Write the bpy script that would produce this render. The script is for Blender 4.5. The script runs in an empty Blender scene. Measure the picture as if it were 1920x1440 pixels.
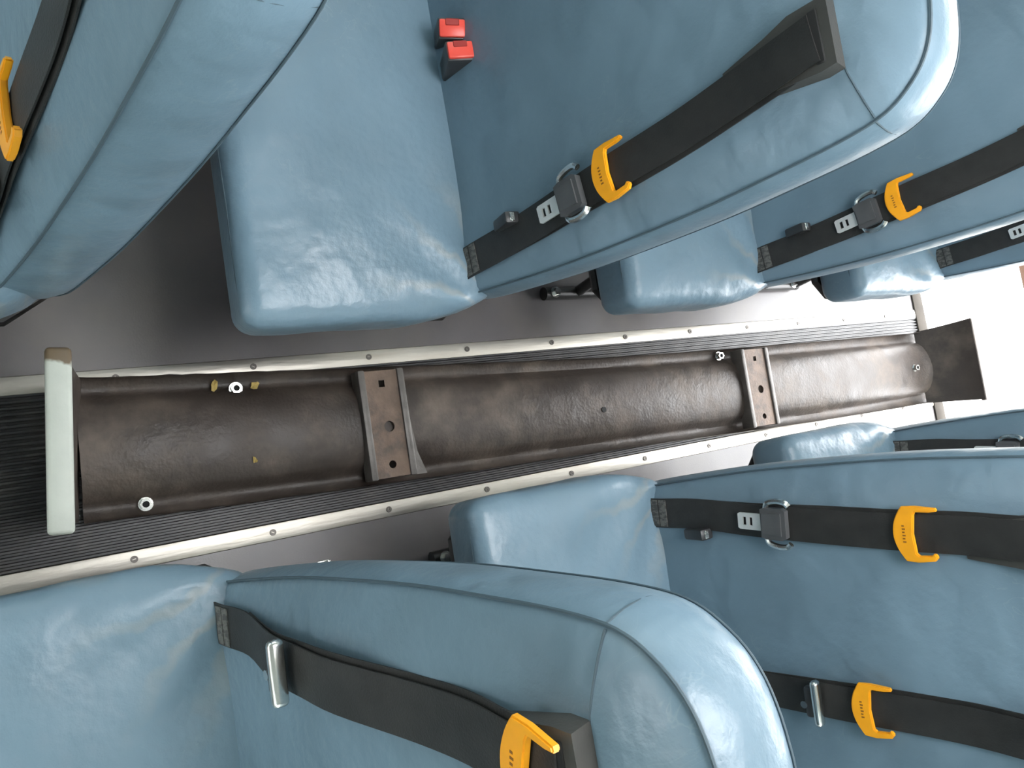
import bpy, bmesh, math, random
from mathutils import Vector, Matrix, noise
random.seed(7)
SC = bpy.context.scene
COL = SC.collection

# ------------------------------------------------------------------ camera
# the phone was held sideways: picture right = up / towards the back of the bus
RX = Vector((0.15988, 0.83318, 0.52939))
RY = Vector((0.98422, -0.09336, -0.15031))
RZ = Vector((-0.07581, 0.54506, -0.83496))
cam_d = bpy.data.cameras.new('camera')
cam = bpy.data.objects.new('camera', cam_d)
COL.objects.link(cam)
M = Matrix((RX, -RY, -RZ)).transposed().to_4x4()
M.translation = Vector((0.0619, 0.0, 1.4113))
cam.matrix_world = M
cam_d.sensor_width = 36.0
cam_d.lens = 36.0 * 1440.0 / 1920.0
cam_d.clip_start = 0.02
SC.camera = cam

# ------------------------------------------------------------------ world, sun, exposure
W = bpy.data.worlds.new('hazy_sky')
SC.world = W
W.use_nodes = True
wn = W.node_tree.nodes
bg = wn['Background']
bg.inputs['Color'].default_value = (0.97, 0.985, 1.0, 1)
bg.inputs['Strength'].default_value = 16.0
vs = SC.view_settings
vs.view_transform = 'Standard'
vs.look = 'None'
vs.gamma = 1.0
vs.use_curve_mapping = False
vs.exposure = 0.15

# ------------------------------------------------------------------ materials
def mat(name, col, rough=0.5, metal=0.0, spec=0.5, var=0.0, vscale=6.0, col2=None, mixlo=0.45, mixhi=0.7, mscale=8.0,
        bump=0.0, bscale=200.0, bump2=0.0, b2scale=12.0, rvar=0.0, stretch=(1, 1, 1), coat=0.0):
    m = bpy.data.materials.new(name)
    m.use_nodes = True
    nt = m.node_tree
    N, L = nt.nodes, nt.links
    b = N['Principled BSDF']
    b.inputs['Base Color'].default_value = (*col, 1)
    b.inputs['Roughness'].default_value = rough
    b.inputs['Metallic'].default_value = metal
    b.inputs['Specular IOR Level'].default_value = spec
    b.inputs['Coat Weight'].default_value = coat
    b.inputs['Coat Roughness'].default_value = 0.3
    tc = N.new('ShaderNodeTexCoord')
    mp = N.new('ShaderNodeMapping')
    mp.inputs['Scale'].default_value = stretch
    L.new(tc.outputs['Object'], mp.inputs['Vector'])
    V = mp.outputs['Vector']
    src = None
    if col2 is not None:
        n = N.new('ShaderNodeTexNoise')
        n.inputs['Scale'].default_value = mscale
        n.inputs['Detail'].default_value = 6
        n.inputs['Roughness'].default_value = 0.65
        L.new(V, n.inputs['Vector'])
        r = N.new('ShaderNodeMapRange')
        r.inputs['From Min'].default_value = mixlo
        r.inputs['From Max'].default_value = mixhi
        L.new(n.outputs['Fac'], r.inputs['Value'])
        mx = N.new('ShaderNodeMix')
        mx.data_type = 'RGBA'
        mx.inputs[6].default_value = (*col, 1)
        mx.inputs[7].default_value = (*col2, 1)
        L.new(r.outputs['Result'], mx.inputs[0])
        src = mx.outputs[2]
    if var > 0:
        n = N.new('ShaderNodeTexNoise')
        n.inputs['Scale'].default_value = vscale
        n.inputs['Detail'].default_value = 8
        L.new(V, n.inputs['Vector'])
        r = N.new('ShaderNodeMapRange')
        r.inputs['From Min'].default_value = 0.3
        r.inputs['From Max'].default_value = 0.7
        r.inputs['To Min'].default_value = 1 - var
        r.inputs['To Max'].default_value = 1 + var
        L.new(n.outputs['Fac'], r.inputs['Value'])
        hs = N.new('ShaderNodeHueSaturation')
        if src is None:
            hs.inputs['Color'].default_value = (*col, 1)
        else:
            L.new(src, hs.inputs['Color'])
        L.new(r.outputs['Result'], hs.inputs['Value'])
        src = hs.outputs['Color']
        if rvar > 0:
            r2 = N.new('ShaderNodeMapRange')
            r2.inputs['From Min'].default_value = 0.3
            r2.inputs['From Max'].default_value = 0.7
            r2.inputs['To Min'].default_value = max(0.02, rough - rvar)
            r2.inputs['To Max'].default_value = min(1, rough + rvar)
            L.new(n.outputs['Fac'], r2.inputs['Value'])
            L.new(r2.outputs['Result'], b.inputs['Roughness'])
    if src is not None:
        L.new(src, b.inputs['Base Color'])
    prev = None
    for amt, sc in ((bump, bscale), (bump2, b2scale)):
        if amt <= 0:
            continue
        n = N.new('ShaderNodeTexNoise')
        n.inputs['Scale'].default_value = sc
        n.inputs['Detail'].default_value = 4
        L.new(V, n.inputs['Vector'])
        bp = N.new('ShaderNodeBump')
        bp.inputs['Strength'].default_value = amt
        bp.inputs['Distance'].default_value = 0.4 / sc
        L.new(n.outputs['Fac'], bp.inputs['Height'])
        if prev:
            L.new(prev, bp.inputs['Normal'])
        prev = bp.outputs['Normal']
    if prev:
        L.new(prev, b.inputs['Normal'])
    return m

def vinyl(name):
    """blue seat vinyl: fine grain, soft blotches, thin pale scuffs"""
    m = mat(name, (0.140, 0.208, 0.262), rough=0.38, var=0.13, vscale=5.0, rvar=0.08, bump=0.25, bscale=420, bump2=0.25, b2scale=9)
    nt = m.node_tree
    N, L = nt.nodes, nt.links
    b = N['Principled BSDF']
    tc = N.new('ShaderNodeTexCoord')
    # scuffs: thin bright ridges of a warped noise
    n = N.new('ShaderNodeTexNoise')
    n.inputs['Scale'].default_value = 16
    n.inputs['Detail'].default_value = 3
    n.inputs['Distortion'].default_value = 1.6
    L.new(tc.outputs['Object'], n.inputs['Vector'])
    sb = N.new('ShaderNodeMath'); sb.operation = 'SUBTRACT'; sb.inputs[1].default_value = 0.5
    ab = N.new('ShaderNodeMath'); ab.operation = 'ABSOLUTE'
    r = N.new('ShaderNodeMapRange')
    r.inputs['From Min'].default_value = 0.0
    r.inputs['From Max'].default_value = 0.012
    r.inputs['To Min'].default_value = 1
    r.inputs['To Max'].default_value = 0
    L.new(n.outputs['Fac'], sb.inputs[0]); L.new(sb.outputs[0], ab.inputs[0]); L.new(ab.outputs[0], r.inputs['Value'])
    n2 = N.new('ShaderNodeTexNoise')
    n2.inputs['Scale'].default_value = 7
    L.new(tc.outputs['Object'], n2.inputs['Vector'])
    r2 = N.new('ShaderNodeMapRange')
    r2.inputs['From Min'].default_value = 0.52
    r2.inputs['From Max'].default_value = 0.75
    r2.inputs['To Max'].default_value = 0.13
    L.new(n2.outputs['Fac'], r2.inputs['Value'])
    ml = N.new('ShaderNodeMath'); ml.operation = 'MULTIPLY'
    L.new(r.outputs['Result'], ml.inputs[0]); L.new(r2.outputs['Result'], ml.inputs[1])
    mx = N.new('ShaderNodeMix'); mx.data_type = 'RGBA'
    mx.inputs[7].default_value = (0.40, 0.46, 0.44, 1)
    L.new(ml.outputs[0], mx.inputs[0])
    old = b.inputs['Base Color'].links[0].from_socket
    L.new(old, mx.inputs[6])
    L.new(mx.outputs[2], b.inputs['Base Color'])
    return m

def worn_vinyl():
    m = vinyl('worn_blue_vinyl')
    nt = m.node_tree
    N, L = nt.nodes, nt.links
    b = N['Principled BSDF']
    def mth(op, *a):
        n = N.new('ShaderNodeMath'); n.operation = op
        for i, q in enumerate(a):
            if isinstance(q, (int, float)): n.inputs[i].default_value = q
            else: L.new(q, n.inputs[i])
        return n.outputs[0]
    tc = N.new('ShaderNodeTexCoord')
    sp = N.new('ShaderNodeSeparateXYZ'); L.new(tc.outputs['Object'], sp.inputs[0])
    ax = mth('ABSOLUTE', sp.outputs['X'])
    dx = mth('SUBTRACT', 0.52, ax)
    dy = mth('SUBTRACT', 0.07, sp.outputs['Y'])
    nz = N.new('ShaderNodeTexNoise'); nz.inputs['Scale'].default_value = 9; nz.inputs['Detail'].default_value = 3
    L.new(tc.outputs['Object'], nz.inputs['Vector'])
    ang = mth('ARCTAN2', dy, dx)
    wv = mth('SINE', mth('ADD', mth('MULTIPLY', ang, 16.0), mth('MULTIPLY', nz.outputs['Fac'], 14.0)))
    rr = mth('SQRT', mth('ADD', mth('MULTIPLY', dx, dx), mth('MULTIPLY', dy, dy)))
    fall = mth('POWER', 2.718, mth('MULTIPLY', -1.0, mth('POWER', mth('DIVIDE', mth('ABSOLUTE', mth('SUBTRACT', rr, 0.13)), 0.085), 2.0)))
    r = N.new('ShaderNodeMapRange'); r.inputs['From Min'].default_value = 0.55; r.inputs['From Max'].default_value = 1.0; r.inputs['To Max'].default_value = 0.30
    L.new(wv, r.inputs['Value'])
    fac = mth('MULTIPLY', r.outputs['Result'], fall)
    mx = N.new('ShaderNodeMix'); mx.data_type = 'RGBA'
    L.new(b.inputs['Base Color'].links[0].from_socket, mx.inputs[6])
    mx.inputs[7].default_value = (0.33, 0.29, 0.22, 1)
    L.new(fac, mx.inputs[0])
    L.new(mx.outputs[2], b.inputs['Base Color'])
    return m
VINYL = vinyl('blue_vinyl')
WORN = worn_vinyl()
PIPE = mat('seam_thread', (0.055, 0.085, 0.105), rough=0.55)
BELT = mat('black_webbing', (0.022, 0.021, 0.020), rough=0.5, spec=0.4, var=0.25, vscale=40, bump=0.5, bscale=500)
PLASTIC = mat('black_plastic', (0.03, 0.03, 0.032), rough=0.42, var=0.15, vscale=30, bump=0.15, bscale=400)
GREYP = mat('grey_plastic', (0.075, 0.075, 0.078), rough=0.45, var=0.15, vscale=30, bump=0.15, bscale=400)
GUIDE = mat('charcoal_plastic', (0.055, 0.052, 0.047), rough=0.4, var=0.15, vscale=30, bump=0.15, bscale=400)
DARK = mat('recess_shade', (0.006, 0.006, 0.006), rough=0.8)  # near-black colour puts shade into slots, bores and holes
ORANGE = mat('orange_plastic', (0.86, 0.36, 0.012), rough=0.35, var=0.06, vscale=40)
PRINT = mat('clip_print', (0.25, 0.09, 0.01), rough=0.5)
RED = mat('red_plastic', (0.78, 0.075, 0.05), rough=0.35, var=0.06, vscale=40)
CHROME = mat('bright_steel', (0.72, 0.71, 0.68), rough=0.22, metal=1.0, var=0.08, vscale=60)
SATIN = mat('satin_steel', (0.78, 0.77, 0.74), rough=0.38, metal=0.55, var=0.06, vscale=60)
LABEL = mat('woven_label', (0.05, 0.049, 0.046), rough=0.7, col2=(0.12, 0.115, 0.105), mixlo=0.45, mixhi=0.55, mscale=220, stretch=(1, 0.4, 0.4))
FRAME = mat('black_frame_steel', (0.02, 0.019, 0.019), rough=0.35, metal=0.3, var=0.2, vscale=40)
FLOOR = mat('dark_vinyl_floor', (0.095, 0.086, 0.088), rough=0.34, spec=0.5, var=0.15, vscale=7, rvar=0.06, col2=(0.115, 0.10, 0.09), mixlo=0.45, mixhi=0.75, mscale=4, bump=0.12, bscale=300)
RUBBER = mat('ribbed_rubber', (0.026, 0.025, 0.026), rough=0.45, var=0.3, vscale=15, col2=(0.06, 0.052, 0.045), mixlo=0.5, mixhi=0.8, mscale=10, bump=0.2, bscale=250)
ALU = mat('scuffed_aluminium', (0.40, 0.375, 0.335), rough=0.44, metal=1.0, var=0.12, vscale=18, rvar=0.1, col2=(0.26, 0.225, 0.175), mixlo=0.5, mixhi=0.85, mscale=20, bump=0.2, bscale=120, stretch=(1, 0.12, 1))
SCREW = mat('screw_steel', (0.10, 0.092, 0.085), rough=0.45, metal=1.0)
STEEL = mat('brown_grimy_steel', (0.047, 0.036, 0.030), rough=0.5, metal=0.1, spec=0.4, var=0.3, vscale=14, rvar=0.1, col2=(0.085, 0.066, 0.052), mixlo=0.48, mixhi=0.72, mscale=7, bump=0.25, bscale=160, bump2=0.15, b2scale=20)
RUST = mat('rusty_bracket_steel', (0.115, 0.075, 0.052), rough=0.6, metal=0.2, var=0.3, vscale=30, col2=(0.06, 0.045, 0.038), mixlo=0.5, mixhi=0.7, mscale=22, bump=0.4, bscale=180)
BRFL = mat('bracket_flange_steel', (0.095, 0.085, 0.078), rough=0.45, metal=0.3, var=0.25, vscale=30, bump=0.3, bscale=160)
WALL = mat('pale_grey_panel', (0.62, 0.64, 0.63), rough=0.45, var=0.04, vscale=3)
ROOFM = mat('off_white_roof_panel', (0.72, 0.73, 0.71), rough=0.5, var=0.03, vscale=3)
SILL = mat('tan_threshold', (0.046, 0.040, 0.034), rough=0.9, spec=0.15, var=0.2, vscale=20)
CONC = mat('pale_concrete', (0.62, 0.60, 0.56), rough=0.85, var=0.1, vscale=2, bump=0.2, bscale=40)
DIRT = mat('brown_dirt', (0.020, 0.009, 0.004), rough=0.95, spec=0.1, var=0.25, vscale=2, bump=0.3, bscale=20)
LEAFM = mat('dry_leaf', (0.42, 0.30, 0.09), rough=0.8, var=0.2, vscale=60)

def tinted():  # unseen panes; tint added to darken the cabin against the open doorway
    m = bpy.data.materials.new('dimming_glass')
    m.use_nodes = True
    N, L = m.node_tree.nodes, m.node_tree.links
    N.remove(N['Principled BSDF'])
    t = N.new('ShaderNodeBsdfTransparent'); t.inputs['Color'].default_value = (0.42, 0.45, 0.44, 1)
    g = N.new('ShaderNodeBsdfGlossy'); g.inputs['Roughness'].default_value = 0.02
    x = N.new('ShaderNodeMixShader'); x.inputs[0].default_value = 0.06
    L.new(t.outputs[0], x.inputs[1]); L.new(g.outputs[0], x.inputs[2])
    L.new(x.outputs[0], N['Material Output'].inputs[0])
    return m
TINT = tinted()

def end_paint():
    """pale painted rim, rusted bare along its end"""
    m = mat('pale_painted_rim', (0.44, 0.46, 0.41), rough=0.5, var=0.08, vscale=20, bump=0.1, bscale=200)
    nt = m.node_tree
    N, L = nt.nodes, nt.links
    b = N['Principled BSDF']
    tc = N.new('ShaderNodeTexCoord')
    sp = N.new('ShaderNodeSeparateXYZ')
    L.new(tc.outputs['Object'], sp.inputs[0])
    n = N.new('ShaderNodeTexNoise')
    n.inputs['Scale'].default_value = 60
    L.new(tc.outputs['Object'], n.inputs['Vector'])
    ad = N.new('ShaderNodeMath'); ad.operation = 'MULTIPLY_ADD'
    ad.inputs[1].default_value = 0.03
    L.new(n.outputs['Fac'], ad.inputs[0]); L.new(sp.outputs['X'], ad.inputs[2])
    r = N.new('ShaderNodeMapRange')
    r.inputs['From Min'].default_value = -0.087
    r.inputs['From Max'].default_value = -0.080
    r.inputs['To Min'].default_value = 1
    r.inputs['To Max'].default_value = 0
    L.new(ad.outputs[0], r.inputs['Value'])
    mx = N.new('ShaderNodeMix'); mx.data_type = 'RGBA'
    L.new(b.inputs['Base Color'].links[0].from_socket, mx.inputs[6])
    mx.inputs[7].default_value = (0.12, 0.085, 0.05, 1)
    L.new(r.outputs['Result'], mx.inputs[0])
    L.new(mx.outputs[2], b.inputs['Base Color'])
    return m
RIM = end_paint()

# ------------------------------------------------------------------ helpers
def link(name, me, m, parent=None):
    o = bpy.data.objects.new(name, me)
    COL.objects.link(o)
    if m is not None and not me.materials:
        me.materials.append(m)
    o.parent = parent
    return o

def to_mesh(bm, name, smooth=True, angle=40):
    bmesh.ops.recalc_face_normals(bm, faces=bm.faces)
    for f in bm.faces:
        f.smooth = smooth
    if smooth:
        for e in bm.edges:
            if len(e.link_faces) == 2 and e.calc_face_angle(0) > math.radians(angle):
                e.smooth = False
    me = bpy.data.meshes.new(name)
    bm.to_mesh(me)
    bm.free()
    return me

def obj(name, bm, m, parent=None, smooth=True, angle=40):
    return link(name, to_mesh(bm, name, smooth, angle), m, parent)

def tag(o, label=None, cat=None, group=None, kind=None):
    if label: o['label'] = label
    if cat: o['category'] = cat
    if group: o['group'] = group
    if kind: o['kind'] = kind
    return o

def box(bm, lo, hi, bev=0.0, seg=2, mtx=None):
    lo, hi = Vector(lo), Vector(hi)
    c = (lo + hi) / 2
    d = hi - lo
    r = bmesh.ops.create_cube(bm, size=1.0, matrix=Matrix.Translation(c) @ Matrix.Diagonal((d.x, d.y, d.z, 1)))
    vs_ = r['verts']
    if bev > 0:
        es = list({e for v in vs_ for e in v.link_edges})
        rb = bmesh.ops.bevel(bm, geom=es, offset=bev, segments=seg, affect='EDGES', profile=0.5)
        vs_ = list({v for f in rb['faces'] for v in f.verts} | {v for v in vs_ if v.is_valid})
    if mtx is not None:
        bmesh.ops.transform(bm, matrix=mtx, verts=vs_)
    return vs_

def tube(bm, pts, rad, n=8, closed=False, cap=True):
    pts = [Vector(p) for p in pts]
    rings = []
    k = len(pts)
    up = None
    for i, p in enumerate(pts):
        if closed:
            t = (pts[(i + 1) % k] - pts[i - 1]).normalized()
        else:
            t = (pts[min(i + 1, k - 1)] - pts[max(i - 1, 0)]).normalized()
        if up is None:
            up = Vector((0, 0, 1)) if abs(t.z) < 0.9 else Vector((1, 0, 0))
        a = t.cross(up).normalized()
        b = a.cross(t).normalized()
        up = b
        rr = rad[i] if isinstance(rad, (list, tuple)) else rad
        rings.append([bm.verts.new(p + (a * math.cos(2 * math.pi * j / n) + b * math.sin(2 * math.pi * j / n)) * rr) for j in range(n)])
    m = k if closed else k - 1
    for i in range(m):
        A, B = rings[i], rings[(i + 1) % k]
        for j in range(n):
            bm.faces.new((A[j], A[(j + 1) % n], B[(j + 1) % n], B[j]))
    if cap and not closed:
        bm.faces.new(rings[0][::-1])
        bm.faces.new(rings[-1])

def cyl(bm, p, axis, r, h, n=12, r2=None):
    p, axis = Vector(p), Vector(axis).normalized()
    q = axis.to_track_quat('Z', 'Y').to_matrix().to_4x4()
    q.translation = p + axis * h / 2
    bmesh.ops.create_cone(bm, cap_ends=True, segments=n, radius1=r, radius2=r if r2 is None else r2, depth=h, matrix=q)

def prism(bm, poly, h, holes=(), mtx=None, bev=0.0):
    """extruded 2D outline (with holes), z from 0 to h"""
    es, new = [], []
    def loop(pl):
        v = [bm.verts.new((a, b, 0)) for a, b in pl]
        new.extend(v)
        for i in range(len(v)):
            es.append(bm.edges.new((v[i], v[(i + 1) % len(v)])))
    loop(poly)
    for hl in holes:
        loop(hl)
    r = bmesh.ops.triangle_fill(bm, edges=es, use_beauty=True, use_dissolve=False)
    fs = [g for g in r['geom'] if isinstance(g, bmesh.types.BMFace)]
    if not holes and len(fs) > 1:
        pass
    ex = bmesh.ops.extrude_face_region(bm, geom=fs)
    nv = [g for g in ex['geom'] if isinstance(g, bmesh.types.BMVert)]
    for v in nv:
        v.co.z += h
    allv = new + nv
    if mtx is not None:
        bmesh.ops.transform(bm, matrix=mtx, verts=allv)
    return allv

def circ(cx, cy, r, n=12, sy=1.0):
    return [(cx + r * math.cos(2 * math.pi * i / n), cy + sy * r * math.sin(2 * math.pi * i / n)) for i in range(n)]

def rounded_box(sx, sy, sz, r, cuts, deform=None):
    """box surface sampled densely near its edges, corners rounded with radius r"""
    bm = bmesh.new()
    def axis(s, n):
        h = s / 2
        a = [-h + r * t for t in (0, 0.25, 0.5, 0.75)]
        mid = [-h + r + (s - 2 * r) * i / n for i in range(n + 1)]
        b = [h - r * t for t in (0.75, 0.5, 0.25, 0)]
        return a + mid + b
    ax = [axis(s, n) for s, n in zip((sx, sy, sz), cuts)]
    H = (sx / 2, sy / 2, sz / 2)
    cache = {}
    def vert(p):
        key = tuple(round(c, 5) for c in p)
        if key in cache:
            return cache[key]
        q = Vector([max(-h + r, min(h - r, c)) for c, h in zip(p, H)])
        d = Vector(p) - q
        w = q + d.normalized() * r if d.length > 1e-7 else Vector(p)
        if deform:
            w = deform(w)
        cache[key] = bm.verts.new(w)
        return cache[key]
    for k in range(3):
        i, j = (k + 1) % 3, (k + 2) % 3
        for s in (-1, 1):
            for a in range(len(ax[i]) - 1):
                for b in range(len(ax[j]) - 1):
                    vsx = []
                    for da, db in ((0, 0), (1, 0), (1, 1), (0, 1)):
                        p = [0, 0, 0]
                        p[k] = s * H[k]
                        p[i] = ax[i][a + da]
                        p[j] = ax[j][b + db]
                        vsx.append(vert(p))
                    if len(set(vsx)) == 4:
                        bm.faces.new(vsx)
    return bm

# ------------------------------------------------------------------ bus shell
Y0, Y1 = -7.4, 2.58
HW = 1.15
AISLE = 0.150
bm = bmesh.new()
box(bm, (-HW - 0.05, Y0, -0.10), (HW + 0.05, Y1, -0.004))
floor_base = None
box(bm, (-HW, Y0, -0.006), (-AISLE, Y1, 0.0))
box(bm, (AISLE, Y0, -0.006), (HW, Y1, 0.0))
fl = obj('floor', bm, FLOOR, smooth=False)
tag(fl, 'dark grey vinyl bus floor on both sides of the aisle', 'floor', kind='structure')
# ribbed rubber runner in the aisle
bm = bmesh.new()
w = 0.0095
x = -AISLE
prof = []
while x < AISLE - w * 0.5:
    prof += [(x, -0.003), (x + w * 0.35, -0.003), (x + w * 0.5, 0.0012), (x + w * 0.85, 0.0012)]
    x += w
prof.append((AISLE, -0.003))
ra = [bm.verts.new((a, Y0, b)) for a, b in prof]
rb = [bm.verts.new((a, Y1, b)) for a, b in prof]
for i in range(len(prof) - 1):
    bm.faces.new((ra[i], ra[i + 1], rb[i + 1], rb[i]))
rn = obj('aisle_runner', bm, RUBBER, smooth=False)
tag(rn, 'black ribbed rubber runner along the aisle floor', 'floor runner', kind='structure')
# aluminium edge strips with screws
screw_me = None
def screw_mesh():
    b = bmesh.new()
    cyl(b, (0, 0, 0), (0, 0, 1), 0.0055, 0.0014, 12, 0.0045)
    return to_mesh(b, 'screw')
sb_ = bmesh.new()
prism(sb_, circ(0, 0, 0.0058, 14), 0.0016, holes=[[(-0.003, -0.0008), (0.003, -0.0008), (0.003, 0.0008), (-0.003, 0.0008)]])
screw_me = to_mesh(sb_, 'screw')
for i, (s, ph, lab) in enumerate(((-1, 0.3715, 'scuffed aluminium floor strip along the aisle beside the wide blue cushion with two red buckles'),
                                  (1, 0.142, 'scuffed aluminium floor strip along the aisle on the side of the seat with two orange-clipped belts'))):
    b = bmesh.new()
    # low D-section strip
    pr = [(-0.0155, 0.0), (-0.014, 0.0022), (-0.008, 0.0034), (0.008, 0.0034), (0.014, 0.0022), (0.0155, 0.0)]
    A = [b.verts.new((s * AISLE + px, Y0 + 0.02, pz)) for px, pz in pr]
    B = [b.verts.new((s * AISLE + px, Y1, pz)) for px, pz in pr]
    for k in range(len(pr) - 1):
        b.faces.new((A[k], A[k + 1], B[k + 1], B[k]))
    b.faces.new(A[::-1]); b.faces.new(B); b.faces.new((A[0], B[0], B[-1], A[-1]))
    t = obj('trim_%d' % (i + 1), b, ALU, angle=20)
    tag(t, lab, 'trim', kind='structure')
    for k in range(-2, 11):
        y = ph + k * 0.2243
        if y < Y0 + 0.1 or y > Y1 - 0.03:
            continue
        so = link('screw', screw_me, SCREW, t)
        so.location = (s * AISLE + random.uniform(-0.001, 0.001), y, 0.0034)
        so.rotation_euler = (0, 0, random.uniform(0, 3))
# threshold at the open back door
b = bmesh.new()
box(b, (-0.42, Y1 - 0.012, -0.02), (0.42, Y1 + 0.045, 0.006), 0.004)
tag(obj('trim_3', b, SILL), 'tan threshold strip across the open back doorway', 'trim', kind='structure')

# side walls with window openings, roof, end walls
def wall_side(name, s, lab):
    b = bmesh.new()
    xa, xb = sorted((s * HW, s * (HW + 0.05)))
    box(b, (xa, Y0, -0.0), (xb, Y1, 0.78))
    box(b, (xa, Y0, 1.55), (xb, Y1, 1.66))
    n = 14
    for k in range(n + 1):
        y = Y0 + (Y1 - Y0) * k / n
        box(b, (xa, max(Y0, y - 0.04), 0.78), (xb, min(Y1, y + 0.04), 1.55))
    tag(obj(name, b, WALL, smooth=False), lab, 'wall', kind='structure')
    xm = (xa + xb) / 2
    for k in range(n):
        ya = Y0 + (Y1 - Y0) * k / n + 0.04
        pane((xm - 0.003, ya, 0.78), (xm + 0.003, ya + (Y1 - Y0) / n - 0.08, 1.55), 'bus side window, tint added to dim the daylight')
PANE_N = [0]
def pane(lo, hi, lab):
    PANE_N[0] += 1
    b = bmesh.new()
    box(b, lo, hi)
    tag(obj('window_%d' % PANE_N[0], b, TINT, smooth=False), lab, 'window', kind='structure')
wall_side('wall_left', -1, 'pale grey bus side wall beyond the seats with two red buckles')
wall_side('wall_right', 1, 'pale grey bus side wall beyond the seats with the turned latch plate')
b = bmesh.new()
NA = 24
A = []
for k in range(NA + 1):
    a = math.pi * k / NA
    A.append((-(HW + 0.05) * math.cos(a), 1.66 + 0.26 * math.sin(a) ** 0.8))
ADDED_HATCH = ((-4.6, -4.0), (0.28, 0.95))            # unseen roof openings, added to light cushions and seat tops from above
ysl = [Y0, ADDED_HATCH[0][0], ADDED_HATCH[0][1], ADDED_HATCH[1][0], ADDED_HATCH[1][1], Y1]
g0 = [[b.verts.new((px, y, pz)) for px, pz in A] for y in ysl]
g1 = [[b.verts.new((px, y, pz + 0.04)) for px, pz in A] for y in ysl]
def open_cell(i, k):
    return i in (1, 3) and 10 <= k <= 13
for i in range(len(ysl) - 1):
    for k in range(NA):
        if open_cell(i, k):
            continue
        b.faces.new((g0[i][k], g0[i][k + 1], g0[i + 1][k + 1], g0[i + 1][k]))
        b.faces.new((g1[i][k], g1[i + 1][k], g1[i + 1][k + 1], g1[i][k + 1]))
for i in (1, 3):
    for k in range(10, 14):
        for r_ in (i, i + 1):
            b.faces.new((g0[r_][k], g0[r_][k + 1], g1[r_][k + 1], g1[r_][k]))
    for k in (10, 14):
        b.faces.new((g0[i][k], g0[i + 1][k], g1[i + 1][k], g1[i][k]))
for k in range(NA):
    for r_ in (0, len(ysl) - 1):
        b.faces.new((g0[r_][k], g0[r_][k + 1], g1[r_][k + 1], g1[r_][k]))
tag(obj('ceiling', b, ROOFM), 'arched off-white bus ceiling', 'ceiling', kind='structure')
# rear wall: doorway in the middle, window either side
b = bmesh.new()
DW, DH = 0.40, 1.50
for s in (-1, 1):
    def bb(xa, xb, za, zb):
        p, q = sorted((s * xa, s * xb))
        box(b, (p, Y1, za), (q, Y1 + 0.05, zb))
    bb(DW, HW + 0.05, -0.1, 0.85)
    bb(DW, DW + 0.08, 0.85, 1.45)
    bb(HW - 0.08, HW + 0.05, 0.85, 1.45)
    bb(DW, HW + 0.05, 1.45, DH)
box(b, (-HW - 0.05, Y1, DH), (HW + 0.05, Y1 + 0.05, 1.68))
# lunette over the door head
vv = [b.verts.new((px, Y1 + 0.02, pz)) for px, pz in A]
b.faces.new(vv)
tag(obj('wall_rear', b, WALL, smooth=False), 'pale grey back wall of the bus around the open doorway', 'wall', kind='structure')
b = bmesh.new()
box(b, (-HW - 0.05, Y0 - 0.05, -0.1), (HW + 0.05, Y0, 0.8))
for s in (-1, 1):
    p, q = sorted((s * (HW - 0.05), s * (HW + 0.05)))
    box(b, (p, Y0 - 0.05, 0.8), (q, Y0, 1.68))
box(b, (-0.04, Y0 - 0.05, 0.8), (0.04, Y0, 1.6))
vv = [b.verts.new((px, Y0 - 0.02, pz)) for px, pz in A]
b.faces.new(vv)
tag(obj('wall_front', b, WALL, smooth=False), 'pale grey front wall of the bus below the windscreen', 'wall', kind='structure')
# ground outside
b = bmesh.new()
box(b, (-30, -30, -1.15), (30, 5.78, -1.0))
tag(obj('ground', b, CONC, smooth=False), 'sunlit pale concrete yard outside the back door', 'ground', kind='structure')
b = bmesh.new()
box(b, (-30, 5.78, -1.17), (30, 40, -1.02))
tag(obj('ground', b, DIRT, smooth=False), 'brown dirt beyond the concrete yard', 'ground', kind='structure')

# ------------------------------------------------------------------ bus seats
R_REC = 0.164
SN, CS = math.sin(R_REC), math.cos(R_REC)
SEATZ = 0.44
UC = 0.64                     # seat centre measured from the aisle middle
U_OUT = 1.115
THK = 0.076

# aisle-side outline of the backrest, (distance from aisle middle, height up the back)
EDGE = [(0.186, -0.095), (0.176, -0.05), (0.169, 0.0), (0.163, 0.10), (0.159, 0.20), (0.159, 0.30), (0.161, 0.40), (0.166, 0.48), (0.171, 0.545),
        (0.177, 0.59), (0.184, 0.613), (0.195, 0.630), (0.210, 0.645), (0.228, 0.655), (0.250, 0.661), (0.275, 0.664)]

def catmull(pts, n=3):
    out = []
    for i in range(len(pts) - 1):
        p0, p1, p2, p3 = pts[max(i - 1, 0)], pts[i], pts[i + 1], pts[min(i + 2, len(pts) - 1)]
        for j in range(n):
            t = j / n
            out.append(tuple(0.5 * (2 * b_ + (c - a) * t + (2 * a - 5 * b_ + 4 * c - d) * t * t + (3 * b_ - a - 3 * c + d) * t ** 3)
                             for a, b_, c, d in zip(p0, p1, p2, p3)))
    out.append(pts[-1])
    return out

EDGE_S = catmull(EDGE, 3)
def outline():
    o = list(EDGE_S)
    for u in (0.35, 0.45, 0.55, 0.64, 0.73, 0.83, 0.93):
        o.append((u, 0.665))
    o += [(2 * UC - u, v) for u, v in reversed(EDGE_S)]
    for u in (1.0, 0.88, 0.76, 0.64, 0.52, 0.40, 0.28):
        o.append((u, -0.098))
    return o
OUT = outline()

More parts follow.
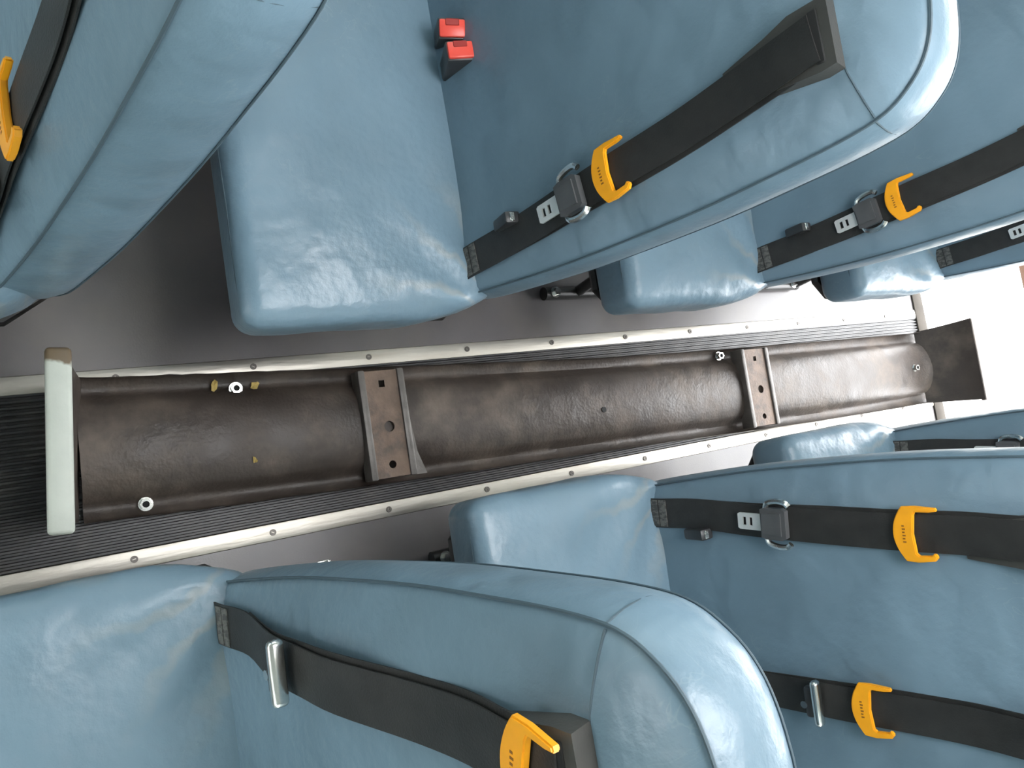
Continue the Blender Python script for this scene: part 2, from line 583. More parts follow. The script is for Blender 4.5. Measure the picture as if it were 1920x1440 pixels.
def edge_u(v):
    for (u0, v0), (u1, v1) in zip(EDGE_S, EDGE_S[1:]):
        if v0 <= v <= v1:
            return u0 + (u1 - u0) * (v - v0) / max(1e-6, v1 - v0)
    return EDGE_S[-1][0]

def S(side, u, v, w=0.0):
    """seat-back coordinates -> seat-local point (root at seat centre on the floor, y=0 at the back's foot)"""
    return Vector((side * (u - UC), v * SN - w * CS, SEATZ + v * CS + w * SN))

BULGE = 0.016
def front_w(u, v):
    """how far the padded front stands proud of its seam"""
    d = min(u - 0.162, 0.664 - v, v + 0.09)
    d = min(0.052, max(0.0, d))
    return BULGE * (1 - math.exp(-d / 0.035)) + BULGE * 0.22 * (d / 0.052)

def inset(loop, d):
    n = len(loop)
    res = []
    for i in range(n):
        a, b_, c = Vector(loop[i - 1]), Vector(loop[i]), Vector(loop[(i + 1) % n])
        t = (c - a)
        if t.length < 1e-9:
            res.append(tuple(b_)); continue
        t.normalize()
        nrm = Vector((t.y, -t.x))       # loop runs clockwise (up the aisle side, across the top)
        res.append(tuple(b_ + nrm * d))
    return res

def backrest_mesh(side):
    bm = bmesh.new()
    spec = [(0.055, -THK - 0.012), (0.035, -THK - 0.010), (0.018, -THK - 0.006), (0.005, -THK - 0.001), (0.0, -THK + 0.006),
            (-0.004, -THK * 0.75), (-0.006, -THK * 0.5), (-0.004, -THK * 0.25), (0.0, -0.003), (0.003, 0.0005)]
    loops = []
    for d, wv in spec:
        loops.append([bm.verts.new(S(side, u, v, wv)) for u, v in inset(OUT, d)])
    for d in (0.007, 0.014, 0.024, 0.036, 0.052):
        wv = BULGE * (1 - math.exp(-d / 0.035)) + BULGE * 0.22 * (d / 0.052)
        loops.append([bm.verts.new(S(side, u, v, wv)) for u, v in inset(OUT, d)])
    n = len(OUT)
    for a, b_ in zip(loops, loops[1:]):
        for i in range(n):
            bm.faces.new((a[i], a[(i + 1) % n], b_[(i + 1) % n], b_[i]))
    f = bm.faces.new(loops[0][::-1])
    g = bm.faces.new(loops[-1])
    bmesh.ops.triangulate(bm, faces=[f, g])
    return to_mesh(bm, 'backrest', True, 60)

def seam_mesh(side):
    """dark stitched seams: round the front edge, round the back edge, and the line below the top cap"""
    bm = bmesh.new()
    lp = [S(side, u, v, 0.0005) for u, v in OUT]
    tube(bm, lp, 0.0014, 6, closed=True)
    lp = [S(side, u, v, -THK + 0.004) for u, v in OUT]
    tube(bm, lp, 0.0010, 6, closed=True)
    vc = 0.592
    ue = edge_u(vc)
    pts = []
    ub = edge_u(vc + 0.006)
    for k in range(9):
        pts.append(S(side, ub + 0.0008 - 0.006 * math.sin(math.pi * k / 8), vc + 0.006, (-THK + 0.006) * (1 - k / 8)))
    tube(bm, pts, 0.0010, 6)
    us = [ue + 0.004 + (2 * UC - 2 * ue - 0.008) * k / 60 for k in range(61)]
    pts = []
    for u in us:
        d = min(u - ue, 2 * UC - ue - u)
        vv_ = 0.600 - 0.014 * min(1, d / 0.06)
        dd = min(0.052, d, 0.664 - vv_)
        pts.append(S(side, u, vv_, BULGE * (1 - math.exp(-dd / 0.035)) + BULGE * 0.22 * (dd / 0.052) - 0.0001))
    tube(bm, pts, 0.0010, 6)
    return to_mesh(bm, 'seam')

CZ0, CZ1 = 0.335, 0.447
CY0, CY1 = -0.345, 0.045
CU0 = 0.136
def cushion_mesh(side, seed):
    sx, sy, sz = U_OUT - CU0, CY1 - CY0, CZ1 - CZ0
    cx, cy, cz = (U_OUT + CU0) / 2 - UC, (CY0 + CY1) / 2, (CZ0 + CZ1) / 2
    def df(p):
        q = Vector(p)
        fx, fy, fz = q.x / (sx / 2), q.y / (sy / 2), q.z / (sz / 2)
        # plan rounding of the rear aisle corner, crown on top, sides swelling a little
        t = (fz + 1) / 2
        q.z += 0.014 * t * (1 - fx ** 6) * (1 - abs(fy) ** 4)
        if fy > 0.0:
            k = (fy) ** 3
            ax_ = max(0.0, -fx - 0.86) / 0.14
            q.x += 0.040 * k * ax_
        q.y += 0.008 * (1 - t) * (1 if fy < 0 else 0)
        if fx < -0.9:
            q.x -= 0.004 * (1 - fz * fz) - 0.006 * (1 - t)
        # soft wrinkles that fan out from the rear aisle corner
        dx, dy = q.x + sx / 2, q.y - sy / 2
        ang = math.atan2(-dy + 0.02, dx + 0.02)
        rr = math.hypot(dx, dy)
        amp = 0.0042 * math.exp(-((rr - 0.11) / 0.09) ** 2) * t
        q.z += amp * math.sin(ang * 15 + seed + 2.0 * noise.noise(Vector((q.x * 6, q.y * 6, seed))))
        q.z += 0.003 * t * noise.noise(Vector((q.x * 7, q.y * 9, seed * 3.1)))
        q.x += 0.003 * noise.noise(Vector((q.y * 14, q.z * 14, seed * 1.7)))
        return q
    bm = rounded_box(sx, sy, sz, 0.026, (60, 26, 3), df)
    for v in bm.verts:
        c = v.co
        v.co = Vector((side * (c.x + cx), c.y + cy, c.z + cz))
    return to_mesh(bm, 'cushion', True, 80)

def cushion_seam_mesh(side):
    bm = bmesh.new()
    sx0, y0_, y1_ = CU0 + 0.003, CY0 + 0.002, CY1 - 0.01
    r = 0.025
    pts = []
    # aisle end and front edge only
    loop = [(0.22, y1_ - 0.005), (sx0 + 0.05, y1_ - 0.02), (sx0 + 0.02, y1_ - 0.05), (sx0 + 0.004, y1_ - 0.11), (sx0, y0_ + 0.2), (sx0, y0_ + 0.06),
            (sx0 + 0.006, y0_ + 0.02), (sx0 + 0.026, y0_ + 0.003), (0.30, y0_), (0.6, y0_), (0.9, y0_), (U_OUT - 0.03, y0_)]
    for u, y in catmull(loop, 5):
        pts.append((side * (u - UC), y, CZ1 - 0.022 + 0.002 * math.sin(y * 40 + u * 30)))
    tube(bm, pts, 0.0016, 6)
    return to_mesh(bm, 'piping')

# --- belts
def belt_frame(side, path, t):
    """point, along, across, normal at arc position t (in v) on a belt path of (v, u, w)"""
    for (v0, u0, w0), (v1, u1, w1) in zip(path, path[1:]):
        if v0 <= t <= v1 or (v1, u1, w1) == path[-1]:
            k = (t - v0) / (v1 - v0)
            u, w_ = u0 + (u1 - u0) * k, w0 + (w1 - w0) * k
            al = (S(side, u1, v1, w1) - S(side, u0, v0, w0)).normalized()
            break
    nr = (S(side, 0, 0, 1) - S(side, 0, 0, 0)).normalized()
    ac = al.cross(nr).normalized()          # picture-consistent: across the belt
    if ac.x < 0:
        ac = -ac
    nr = nr - al * nr.dot(al)
    nr.normalize()
    return S(side, u, t, w_), al, ac, nr

def ribbon(bm, side, path, width, thick=0.0016, n=4, twist=None):
    rows = []
    sm = catmull([tuple(p) for p in path], n)
    P3 = [S(side, u, v, w_) for v, u, w_ in sm]
    base_n = (S(side, 0, 0, 1) - S(side, 0, 0, 0)).normalized()
    for i, p in enumerate(P3):
        al = (P3[min(i + 1, len(P3) - 1)] - P3[max(i - 1, 0)]).normalized()
        ac = al.cross(base_n).normalized()
        nr = ac.cross(al).normalized()
        if nr.dot(base_n) < 0:
            nr = -nr
        row = []
        for a, h in ((-0.5, 0), (-0.25, 0.0006), (0, 0.0009), (0.25, 0.0006), (0.5, 0)):
            row.append(p + ac * a * width + nr * h)
        rows.append((row, nr))
    top = [[bm.verts.new(q + nr * thick) for q in row] for row, nr in rows]
    bot = [[bm.verts.new(q) for q in row] for row, nr in rows]
    m = 5
    for i in range(len(rows) - 1):
        for j in range(m - 1):
            bm.faces.new((top[i][j], top[i][j + 1], top[i + 1][j + 1], top[i + 1][j]))
            bm.faces.new((bot[i][j], bot[i + 1][j], bot[i + 1][j + 1], bot[i][j + 1]))
        for j in (0, m - 1):
            bm.faces.new((top[i][j], top[i + 1][j], bot[i + 1][j], bot[i][j]))
    for i in (0, len(rows) - 1):
        for j in range(m - 1):
            bm.faces.new((top[i][j], top[i][j + 1], bot[i][j + 1], bot[i][j]))

def basis(p, ac, al, nr, rot=0.0):
    m = Matrix((ac, al, nr)).transposed()
    if m.determinant() < 0:
        m = Matrix((-ac, al, nr)).transposed()
    m = m @ Matrix.Rotation(rot, 3, 'Z')
    m4 = m.to_4x4()
    m4.translation = p
    return m4

def arc_pts(cx, cy, r, a0, a1, n):
    return [(cx + r * math.cos(a0 + (a1 - a0) * i / n), cy + r * math.sin(a0 + (a1 - a0) * i / n)) for i in range(n + 1)]

def clip_poly():
    """bowed bar across the belt with two arms that run up its edges and end in small inward barbs"""
    o = []
    hw = 0.034
    n = 14
    for i in range(n + 1):                      # bowed lower edge
        a = -hw + 2 * hw * i / n
        o.append((a, -0.012 - 0.013 * (1 - (a / hw) ** 2)))
    o += [(hw + 0.001, 0.002), (hw - 0.002, 0.022), (hw - 0.007, 0.026), (hw - 0.012, 0.022), (hw - 0.0085, 0.018), (hw - 0.0075, 0.004)]
    o += [(hw - 0.010, 0.001), (0.0, -0.001), (-hw + 0.010, 0.002)]
    o += [(-hw + 0.0065, 0.004), (-hw + 0.0065, 0.020), (-hw + 0.005, 0.030), (-hw + 0.001, 0.028), (-hw - 0.001, 0.004)]
    return o

def make_belt(root, side, path, latch_v, clip_v, label_v=None, turned=False, clip_rot=0.0, guide=True, latch_rot=0.0, name='seat_belt', clip_shift=0.0):
    bm = bmesh.new()
    ribbon(bm, side, path, 0.047)
    # second layer of webbing just beneath, showing a little at one edge
    p2 = [(v, u - 0.006 * min(1, max(0, (v - 0.1) / 0.2)), w_ - 0.004) for v, u, w_ in path if v > 0.05]
    ribbon(bm, side, p2, 0.044)
    belt = obj(name, bm, BELT, root, True, 50)
    # latch plate
    p, al, ac, nr = belt_frame(side, path, latch_v)
    if not turned:
        mt = basis(p + nr * 0.0035, ac, al, nr, latch_rot)
        bm = bmesh.new()
        body = [(-0.020, -0.020), (0.020, -0.020), (0.0225, -0.012), (0.0225, 0.012), (0.019, 0.018), (-0.019, 0.018), (-0.0225, 0.012), (-0.0225, -0.012)]
        prism(bm, body, 0.010, mtx=mt)
        prism(bm, [(-0.014, -0.017), (0.014, -0.017), (0.016, 0.012), (-0.016, 0.012)], 0.0125, mtx=mt)
        lp = obj('latch_plate', bm, GREYP, belt, True, 30)
        bm = bmesh.new()
        tg = [(-0.012, -0.056), (-0.010, -0.059), (0.010, -0.059), (0.012, -0.056), (0.012, -0.018), (-0.012, -0.018)]
        prism(bm, tg, 0.003, holes=[[(-0.006, -0.051), (0.006, -0.051), (0.006, -0.0455), (-0.006, -0.0455)],
                                     [(-0.006, -0.0405), (0.006, -0.0405), (0.006, -0.0355), (-0.006, -0.0355)]], mtx=mt @ Matrix.Translation((0, 0, 0.003)))
        tag(obj('tongue', bm, SATIN, belt, True, 30), 'chrome tongue')
        for sg in (-1, 1):
            bm = bmesh.new()
            pl = [mt @ Vector(q) for q in ((sg * 0.020, -0.014, 0.004), (sg * 0.0285, -0.010, 0.005), (sg * 0.032, 0.004, 0.006), (sg * 0.031, 0.018, 0.008), (sg * 0.026, 0.024, 0.008))]
            tube(bm, catmull([tuple(q) for q in pl], 4), 0.0042, 8)
            tag(obj('steel_loop', bm, CHROME, belt), 'chrome side of the latch plate')
    else:
        # the plate has swung edge-on: only the polished bar shows across the belt
        mt = basis(p + nr * 0.010, ac, al, nr, latch_rot)
        bm = bmesh.new()
        box(bm, (-0.031, -0.006, -0.002), (0.031, 0.006, 0.014), 0.0055, 3, mt)
        tag(obj('latch_bar', bm, CHROME, belt), 'polished steel bar of the turned latch plate')
        bm = bmesh.new()
        box(bm, (-0.021, -0.017, -0.004), (0.021, -0.005, 0.010), 0.004, 2, mt)
        obj('latch_plate', bm, PLASTIC, belt)
        bm = bmesh.new()
        cyl(bm, mt @ Vector((0.004, -0.018, 0.006)), nr, 0.005, 0.004)
        tag(obj('stud', bm, CHROME, belt), 'steel stud')
    # orange adjuster clip
    p, al, ac, nr = belt_frame(side, path, clip_v)
    mt = basis(p + nr * 0.0032 + ac * clip_shift, ac, al, nr, clip_rot)
    bm = bmesh.new()
    prism(bm, clip_poly(), 0.0065, mtx=mt)
    bmesh.ops.bevel(bm, geom=[e for e in bm.edges if len(e.link_faces) == 2 and e.calc_face_angle(0) > 1.2], offset=0.0012, segments=2, affect='EDGES')
    tag(obj('adjuster_clip', bm, ORANGE, belt, True, 35), 'orange plastic adjuster clip')
    bm = bmesh.new()
    for k in range(6):
        a = -0.011 + k * 0.004
        box(bm, (a, -0.0130, 0.0064), (a + 0.0018, -0.0100 + 0.0008 * (k % 2), 0.0068), mtx=mt)
    obj('clip_print', bm, PRINT, belt, False)
    # woven label near the anchor
    if label_v is not None:
        p, al, ac, nr = belt_frame(side, path, label_v)
        mt = basis(p + nr * 0.0022, ac, al, nr)
        for (a0, a1) in ((-0.017, -0.002), (0.0005, 0.015)):
            bm = bmesh.new()
            box(bm, (-0.021, a0, 0), (0.021, a1, 0.0012), mtx=mt)
            obj('belt_label', bm, LABEL, belt, False)
    if guide:
        gv = 0.578
        ug = path[-1][1]
        bm = bmesh.new()
        # bezel plate in back coordinates: poly of (du, dv)
        du = 0.040
        poly = [(-0.034, 0.010), (-0.036, -0.006), (-0.031, -0.050), (-0.024, -0.115), (0.020, -0.115), (0.030, -0.060), (0.037, -0.030), (0.037, 0.006), (0.033, 0.011)]
        verts_b, verts_t = [], []
        for a, c in poly:
            wv = front_w(ug + a, gv + c)
            hgt = 0.017 * min(1, max(0.12, (c + 0.115) / 0.10))
            verts_b.append(bm.verts.new(S(side, ug + a, gv + c, wv - 0.004)))
            verts_t.append(bm.verts.new(S(side, ug + a * 0.93, gv + c * 0.97, wv + hgt)))
        n = len(poly)
        for i in range(n):
            bm.faces.new((verts_b[i], verts_b[(i + 1) % n], verts_t[(i + 1) % n], verts_t[i]))
        bm.faces.new(verts_t)
        bm.faces.new(verts_b[::-1])
        gd = obj('belt_guide', bm, GUIDE, root, True, 30)
        bm = bmesh.new()
        wv = front_w(ug, gv) + 0.017
        pp = S(side, ug, gv - 0.004, wv)
        al = (S(side, 0, 1, 0) - S(side, 0, 0, 0)).normalized()
        nr = (S(side, 0, 0, 1) - S(side, 0, 0, 0)).normalized()
        mt = basis(pp, Vector((1, 0, 0)), al, nr)
        box(bm, (-0.026, -0.0045, -0.001), (0.026, 0.0045, 0.0012), 0.001, 1, mt)  # solid dark bar painted for the shade inside the slot
        obj('slot_shade', bm, DARK, gd)
    return belt

def aisle_path(k=0.0, gv=0.572, lift=0.0):
    """belt from its anchor in the crease up to the guide: (v, u, w)"""
    return [(-0.045, 0.206, 0.006), (-0.01, 0.209, 0.016), (0.03, 0.212, 0.019), (0.10, 0.216, 0.020), (0.18, 0.223 + k, 0.022 + lift), (0.24, 0.230 + k, 0.023 + lift), (0.30, 0.237 + k, 0.022 + lift),
            (0.40, 0.247 + k, 0.020), (0.47, 0.256, 0.022), (0.52, 0.261, 0.028), (gv, 0.266, 0.034)]

def mid_path(u0=0.463, u1=0.492, gv=0.572):
    pts = []
    for v in (-0.045, -0.01, 0.05, 0.12, 0.20, 0.28, 0.36, 0.44, 0.52, gv):
        t = (v + 0.045) / (gv + 0.045)
        w_ = 0.020 + (0.012 if v > 0.5 else 0) + (0.004 if 0.1 < v < 0.35 else 0)
        if v < -0.02:
            w_ = 0.006
        pts.append((v, u0 + (u1 - u0) * t, w_))
    return pts

def make_buckle(root, side, u, v, tilt, red=True, h=0.062, k=1.0):
    """black buckle standing out of the crease, red release button on its end"""
    c = S(side, u, v, 0.030)
    mt = Matrix.Translation(c) @ Matrix.Rotation(tilt[0], 4, 'X') @ Matrix.Rotation(tilt[1], 4, 'Y') @ Matrix.Rotation(tilt[2], 4, 'Z')
    bm = bmesh.new()
    box(bm, (-0.0155 * k, -0.021 * k, -h), (0.0155 * k, 0.021 * k, 0.0), 0.004, 2, mt)
    bk = obj('buckle', bm, PLASTIC, root, True, 35)
    if red:
        bm = bmesh.new()
        box(bm, (-0.0125, -0.019, -0.004), (0.0125, 0.019, 0.0035), 0.003, 2, mt)
        rb_ = tag(obj('release_button', bm, RED, bk, True, 35), 'red release button')
        bm = bmesh.new()
        box(bm, (-0.0125, -0.010, 0.001), (-0.003, 0.010, 0.0045), 0.001, 1, mt)
        obj('button_shade', bm, mat_red_dark, bk)
    else:
        bm = bmesh.new()
        box(bm, (-0.006, -0.005, -0.001), (0.006, 0.002, 0.0018), 0.0008, 1, mt)
        obj('slot_plate', bm, CHROME, bk)
    return bk
mat_red_dark = mat('red_recess_shade', (0.33, 0.02, 0.015), rough=0.5)  # darker red painted for the shade of the button's recess

shared = {}
for sd in (-1, 1):
    shared[sd] = dict(back=backrest_mesh(sd), seam=seam_mesh(sd), pip=cushion_seam_mesh(sd))
    shared[sd]['back'].materials.append(VINYL)

def leg_mesh(side):
    """aisle pedestal: a floor skid under the cushion with two posts up to the frame"""
    bm = bmesh.new()
    X = side * (0.262 - UC)
    tube(bm, [(X, -0.215, 0.016), (X, -0.10, 0.016), (X, 0.03, 0.016)], 0.0155, 12)
    for y in (-0.12, 0.02):
        tube(bm, [(X, y, 0.016), (X + side * 0.02, y - 0.01, 0.17), (X + side * 0.02, y, CZ0 + 0.01)], 0.0125, 10)
    return to_mesh(bm, 'leg')
for sd in (-1, 1):
    shared[sd]['leg'] = leg_mesh(sd)
    bm = bmesh.new()
    cyl(bm, (0, 0, 0), (0, 0, 1), 0.013, 0.003, 16)
    cyl(bm, (0, 0, 0.003), (0, 0, 1), 0.0085, 0.009, 6)
    shared[sd]['bolt'] = to_mesh(bm, 'foot_bolt')
    # pan frame under the cushion: rim tube, crossbars, wall rail
    bm = bmesh.new()
    u0, u1, z = 0.165, 1.11, 0.322
    P = lambda u, y, zz=z: (sd * (u - UC), y, zz)
    tube(bm, [P(u1, CY0 + 0.03), P(u0 + 0.03, CY0 + 0.03), P(u0, CY0 + 0.06), P(u0, 0.0), P(u0 + 0.03, 0.05), P(u1, 0.05)], 0.012, 8)
    for u in (0.5, 0.85):
        tube(bm, [P(u, CY0 + 0.03), P(u, 0.05)], 0.010, 8)
    # uprights inside the backrest foot
    for u in (0.215, 1.06):
        tube(bm, [P(u, 0.045), tuple(S(sd, u, -0.06, -0.045))], 0.012, 8)
    shared[sd]['frame'] = to_mesh(bm, 'frame')

def make_seat(side, y, seed, label, group='high-backed blue bus seats'):
    root = bpy.data.objects.new('bus_seat', None)
    COL.objects.link(root)
    root.location = (side * UC, y, 0)
    tag(root, label, 'seat', group)
    D = shared[side]
    cm = cushion_mesh(side, seed)
    c = link('cushion', cm, WORN, root)
    link('piping', D['pip'], PIPE, c)
    bk = link('backrest', D['back'], VINYL, root)
    link('seam', D['seam'], PIPE, bk)
    link('frame', D['frame'], FRAME, root)
    lg = link('leg', D['leg'], FRAME, root)
    for yy in (-0.192, 0.0):
        bo = link('foot_bolt', D['bolt'], CHROME, lg)
        bo.location = (side * (0.262 - UC), yy, 0.030)
    return root

LY = {0: 0.0, 1: 0.5965, 2: 1.250, 3: 1.915}
RYS = {0: 0.190, 1: 0.874, 2: 1.577}

s = make_seat(-1, LY[0], 1.0, 'blue vinyl bus seat showing only its dim backrest edge in the top left corner')
s.location.x -= 0.022
make_belt(s, -1, aisle_path(), 0.190, 0.285, 0.02)
s = make_seat(-1, LY[1], 2.3, 'blue vinyl bus seat with two red buckles and a wide worn cushion')
make_belt(s, -1, aisle_path(), 0.243, 0.306, 0.025)
make_buckle(s, -1, 0.502, 0.085, (0.35, 0.0, 0.0))
make_buckle(s, -1, 0.540, 0.075, (0.42, 0.25, -0.1))
make_buckle(s, -1, 0.240, 0.135, (0.15, 0, 0), red=False, h=0.045, k=0.55)
s = make_seat(-1, LY[2], 4.1, 'blue vinyl bus seat just behind the one with two red buckles')
make_belt(s, -1, aisle_path(), 0.235, 0.290, 0.025)
make_buckle(s, -1, 0.242, 0.125, (0.15, 0, 0), red=False, h=0.045, k=0.55)
s = make_seat(-1, LY[3], 5.7, 'rearmost blue vinyl bus seat, beside the sunlit open doorway')
make_belt(s, -1, aisle_path(), 0.225, 0.330, 0.025)
s = make_seat(1, RYS[0], 3.2, 'near blue vinyl bus seat with a chrome latch bar turned edge-on across its belt')
make_belt(s, 1, aisle_path(0.006, lift=0.01), 0.228, 0.548, 0.036, turned=True, clip_rot=-0.15, latch_rot=0.05)
s = make_seat(1, RYS[1], 6.6, 'blue vinyl bus seat showing two belts with orange clips')
make_belt(s, 1, aisle_path(0.004), 0.232, 0.415, 0.025, clip_rot=0.0)
make_belt(s, 1, mid_path(), 0.250, 0.318, None, turned=True, name='seat_belt')
make_buckle(s, 1, 0.246, 0.115, (0.15, 0, 0), red=False, h=0.045, k=0.55)
s = make_seat(1, RYS[2], 8.2, 'partly hidden blue vinyl seat nearest the doorway on the two-belt side')
make_belt(s, 1, aisle_path(0.004), 0.225, 0.400, 0.025)

# ------------------------------------------------------------------ long steel bumper lying in the aisle
BA = math.atan(0.0285)
bum = bpy.data.objects.new('steel_bumper', None)
COL.objects.link(bum)
bum.location = (-0.0383, 0, 0)
bum.rotation_euler = (0, 0, -BA)
tag(bum, 'long brown grimy steel bumper lying along the aisle', 'bumper')

PROF = [(-0.113, 0.040), (-0.1145, 0.030), (-0.110, 0.020), (-0.101, 0.014), (-0.092, 0.012), (-0.085, 0.017), (-0.078, 0.029), (-0.066, 0.038), (-0.046, 0.045), (-0.022, 0.049), (0, 0.050)]
PROF = PROF + [(-a, z) for a, z in reversed(PROF[:-1])]
def bow(y):
    return 0.0125 * max(0.0, math.sin(math.pi * min(1, max(0, (y - 0.06) / 2.44)))) ** 0.8
def body_width(y):
    return 1.0 - 0.05 * math.exp(-((y - 1.2) / 0.5) ** 2) + 0.02 * max(0, (y - 1.9)) 
bm = bmesh.new()
rows = []
ys = [0.080 + (2.50 - 0.080) * k / 120 for k in range(121)]
for k, y in enumerate(ys):
    row = []
    for j, (a, z) in enumerate(PROF):
        aw = a * body_width(y)
        zz = z
        if j in (0, 1, len(PROF) - 1, len(PROF) - 2):
            aw += math.copysign(0.0022 * noise.noise(Vector((a * 30, y * 22, 1))), a) * (1.6 if y < 0.4 else 0.6)
        zz += 0.002 * noise.noise(Vector((a * 12, y * 5, 4))) * (1 if abs(a) < 0.1 else 0.4)
        # gentle dents of the long middle
        if abs(a) < 0.08:
            zz -= 0.005 * math.exp(-((y - 0.78) / 0.10) ** 2) * math.exp(-((a + 0.03) / 0.05) ** 2)
        # both ends curl upwards into their walls
        e0 = max(0.0, (0.12 - y) / 0.045)
        e1 = max(0.0, (y - 2.44) / 0.06)
        zz += 0.010 * e0 ** 2 + 0.012 * e1 ** 2
        row.append((aw + bow(y), y, zz))
    rows.append(row)
def skin(bm, rows, thick):
    top = [[bm.verts.new(p) for p in r] for r in rows]
    bot = [[bm.verts.new((p[0], p[1], max(0.0035, p[2] - thick))) for p in r] for r in rows]
    nr, nc = len(rows), len(rows[0])
    for i in range(nr - 1):
        for j in range(nc - 1):
            bm.faces.new((top[i][j], top[i][j + 1], top[i + 1][j + 1], top[i + 1][j]))
            bm.faces.new((bot[i][j], bot[i + 1][j], bot[i + 1][j + 1], bot[i][j + 1]))
        for j in (0, nc - 1):
            bm.faces.new((top[i][j], top[i + 1][j], bot[i + 1][j], bot[i][j]))
    for i in (0, nr - 1):
        for j in range(nc - 1):
            bm.faces.new((top[i][j], top[i][j + 1], bot[i][j + 1], bot[i][j]))
skin(bm, rows, 0.005)
obj('channel', bm, STEEL, bum, True, 50)

# near end: leaning wall and the pale rim seen from above
bm = bmesh.new()
rows = []
for k in range(7):
    t = k / 6
    y = 0.083 - 0.026 * math.sin(t * math.pi / 2)
    z = 0.02 + 0.27 * t
    rows.append([(a * 0.112, y - 0.010 * a, z) for a in (-1, -0.6, -0.2, 0.2, 0.6, 1)])
tops = [[bm.verts.new(p) for p in r] for r in rows]
bots = [[bm.verts.new((p[0], p[1] - 0.005, p[2])) for p in r] for r in rows]
for i in range(6):
    for j in range(5):
        bm.faces.new((tops[i][j], tops[i][j + 1], tops[i + 1][j + 1], tops[i + 1][j]))
        bm.faces.new((bots[i][j], bots[i + 1][j], bots[i + 1][j + 1], bots[i][j + 1]))
    for j in (0, 5):
        bm.faces.new((tops[i][j], tops[i + 1][j], bots[i + 1][j], bots[i][j]))
for i in (0, 6):
    for j in range(5):
        bm.faces.new((tops[i][j], tops[i][j + 1], bots[i][j + 1], bots[i][j]))
ew = obj('end_wall', bm, STEEL, bum)
bm = bmesh.new()
mt = Matrix.Translation((0.004, 0.046, 0.29)) @ Matrix.Rotation(-0.055, 4, 'Z')
box(bm, (-0.118, -0.015, -0.012), (0.118, 0.015, 0.012), 0.006, 3)
rim = obj('end_rim', bm, RIM, ew)
rim.matrix_local = mt
tag(rim, 'pale painted rim, rusty at one end')

# far end wall standing in the doorway
bm = bmesh.new()
rows = []
for k in range(7):
    t = k / 6
    y = 2.485 + 0.045 * math.sin(t * math.pi / 2)
    z = 0.03 + 0.16 * t
    hw_ = 0.117 + 0.012 * t
    rows.append([(a * hw_, y, z) for a in (-1, -0.6, -0.2, 0.2, 0.6, 1)])
tops = [[bm.verts.new(p) for p in r] for r in rows]
bots = [[bm.verts.new((p[0], p[1] + 0.006, p[2])) for p in r] for r in rows]
for i in range(6):
    for j in range(5):
        bm.faces.new((tops[i][j], tops[i][j + 1], tops[i + 1][j + 1], tops[i + 1][j]))
        bm.faces.new((bots[i][j], bots[i + 1][j], bots[i + 1][j + 1], bots[i][j + 1]))
    for j in (0, 5):
        bm.faces.new((tops[i][j], tops[i + 1][j], bots[i + 1][j], bots[i][j]))
for i in (0, 6):
    for j in range(5):
        bm.faces.new((tops[i][j], tops[i][j + 1], bots[i][j + 1], bots[i][j]))
box(bm, (-0.128, 2.531, 0.176), (0.132, 2.545, 0.192), 0.003, 2)
obj('end_wall', bm, STEEL, bum)

# cross brackets bolted over the channel
def bracket(y, w, rot=0.0, torn=False):
    mtb = Matrix.Translation((bow(y), y, 0.054)) @ Matrix.Rotation(rot, 4, 'Z')
    hw_, d = 0.102, w / 2
    bm = bmesh.new()
    holes = [[(-0.083, -0.006), (-0.070, -0.006), (-0.070, 0.006), (-0.083, 0.006)], circ(0.006, 0.004, 0.0105, 14), circ(0.078, 0.0, 0.0075, 12)]
    prism(bm, [(-hw_, -d + 0.012), (hw_, -d + 0.012), (hw_, d - 0.012), (-hw_, d - 0.012)], 0.005, holes=holes, mtx=mtb)
    br = obj('bracket', bm, RUST, bum, True, 30)
    for sg in (-1, 1):
        bm = bmesh.new()
        a, c = sorted((sg * (d - 0.014), sg * d))
        box(bm, (-hw_ - 0.002, a, -0.028), (hw_ + 0.002, c, 0.010), 0.003, 2, mtb)
        if torn and sg > 0:
            prism(bm, [(-0.005, d), (0.060, d + 0.006), (0.104, d + 0.020), (0.104, d - 0.002), (-0.01, d - 0.004)], 0.008, mtx=mtb)
        obj('flange', bm, BRFL, br, True, 35)
bracket(0.590, 0.094, 0.02, True)
bracket(1.655, 0.108, 0.01)

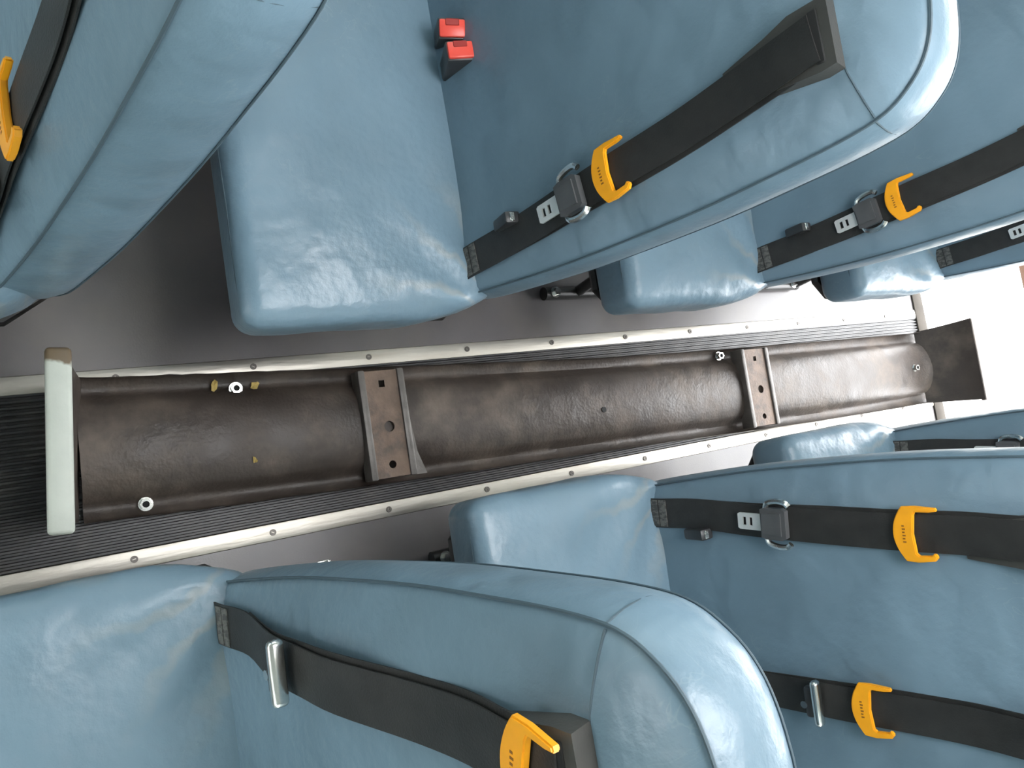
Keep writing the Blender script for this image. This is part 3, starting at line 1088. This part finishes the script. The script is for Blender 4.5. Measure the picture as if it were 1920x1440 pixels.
# bolts and holes of the channel
def to_local(xw, yw, zw):
    v = Vector((xw + 0.0383, yw, zw))
    c, s_ = math.cos(BA), math.sin(BA)
    return Vector((c * v.x - s_ * v.y, s_ * v.x + c * v.y, v.z))
for xw, yw, zw in ((-0.111, 0.332, 0.018), (0.064, 0.167, 0.018), (-0.077, 1.564, 0.018), (0.031, 2.416, 0.048)):  # last nut stands in for a hole with bright light showing through
    bm = bmesh.new()
    p = to_local(xw, yw, zw)
    cyl(bm, p, (0.05, -0.1, 1), 0.0115, 0.003, 16)
    hx = circ(0, 0, 0.0095, 6)
    mt = Vector((0.05, -0.1, 1)).to_track_quat('Z', 'Y').to_matrix().to_4x4()
    mt.translation = p + Vector((0, 0, 0.002))
    prism(bm, hx, 0.012, holes=[circ(0, 0, 0.0055, 10)], mtx=mt)
    nu = tag(obj('nut', bm, CHROME, bum, True, 30), 'shiny steel nut, the farthest in place of a bright hole')
    bm = bmesh.new()
    cyl(bm, p + Vector((0, 0, 0.002)), (0.05, -0.1, 1), 0.0054, 0.0075, 12)  # dark plug painted for the shade inside the nut
    obj('bore_shade', bm, DARK, nu)
for xw, yw, zw in ((0.020, 1.125, 0.0492),):
    bm = bmesh.new()
    cyl(bm, to_local(xw, yw, zw), (0, 0, 1), 0.0065, 0.002, 12)  # solid dark disc drawn for the shade in a hole
    obj('hole_shade', bm, DARK, bum)

# ------------------------------------------------------------------ scraps
for i, (xw, yw, zw, lab) in enumerate(((-0.119, 0.295, 0.020, 'dry leaf scrap on the bumper on the near side of its upper nut'),
                                       (-0.114, 0.365, 0.020, 'dry leaf scrap on the bumper on the far side of its upper nut'),
                                       (0.020, 0.340, 0.049, 'yellow leaf scrap lying on the middle of the bumper'))):
    bm = bmesh.new()
    n = 9
    vs1 = []
    for k in range(n):
        a = 2 * math.pi * k / n
        r = (0.010 if i < 2 else 0.006) * random.uniform(0.55, 1.15)
        vs1.append(bm.verts.new((r * math.cos(a) * (1 if i < 2 else 1.1), r * math.sin(a) * 0.7, random.uniform(0, 0.005))))
    cv = bm.verts.new((0, 0, 0.002))
    fs = [bm.faces.new((vs1[k], vs1[(k + 1) % n], cv)) for k in range(n)]
    ex = bmesh.ops.extrude_face_region(bm, geom=fs)
    for g in ex['geom']:
        if isinstance(g, bmesh.types.BMVert):
            g.co.z += 0.0012
    o = obj('leaf_scrap', bm, LEAFM, None, False)
    o.location = (xw, yw, zw)
    o.rotation_euler = (0, 0, random.uniform(0, 6))
    tag(o, lab, 'leaf', 'leaf scraps on the bumper')
bm = bmesh.new()
box(bm, (-0.004, -0.012, 0.0), (0.004, 0.012, 0.004), 0.0015, 2)
box(bm, (-0.004, 0.009, 0.0), (0.004, 0.012, 0.008), 0.001, 1)
o = obj('metal_clip', bm, CHROME)
o.location = (0.222, 0.449, 0.0)
tag(o, 'small shiny metal clip on the floor behind the near seat', 'clip')
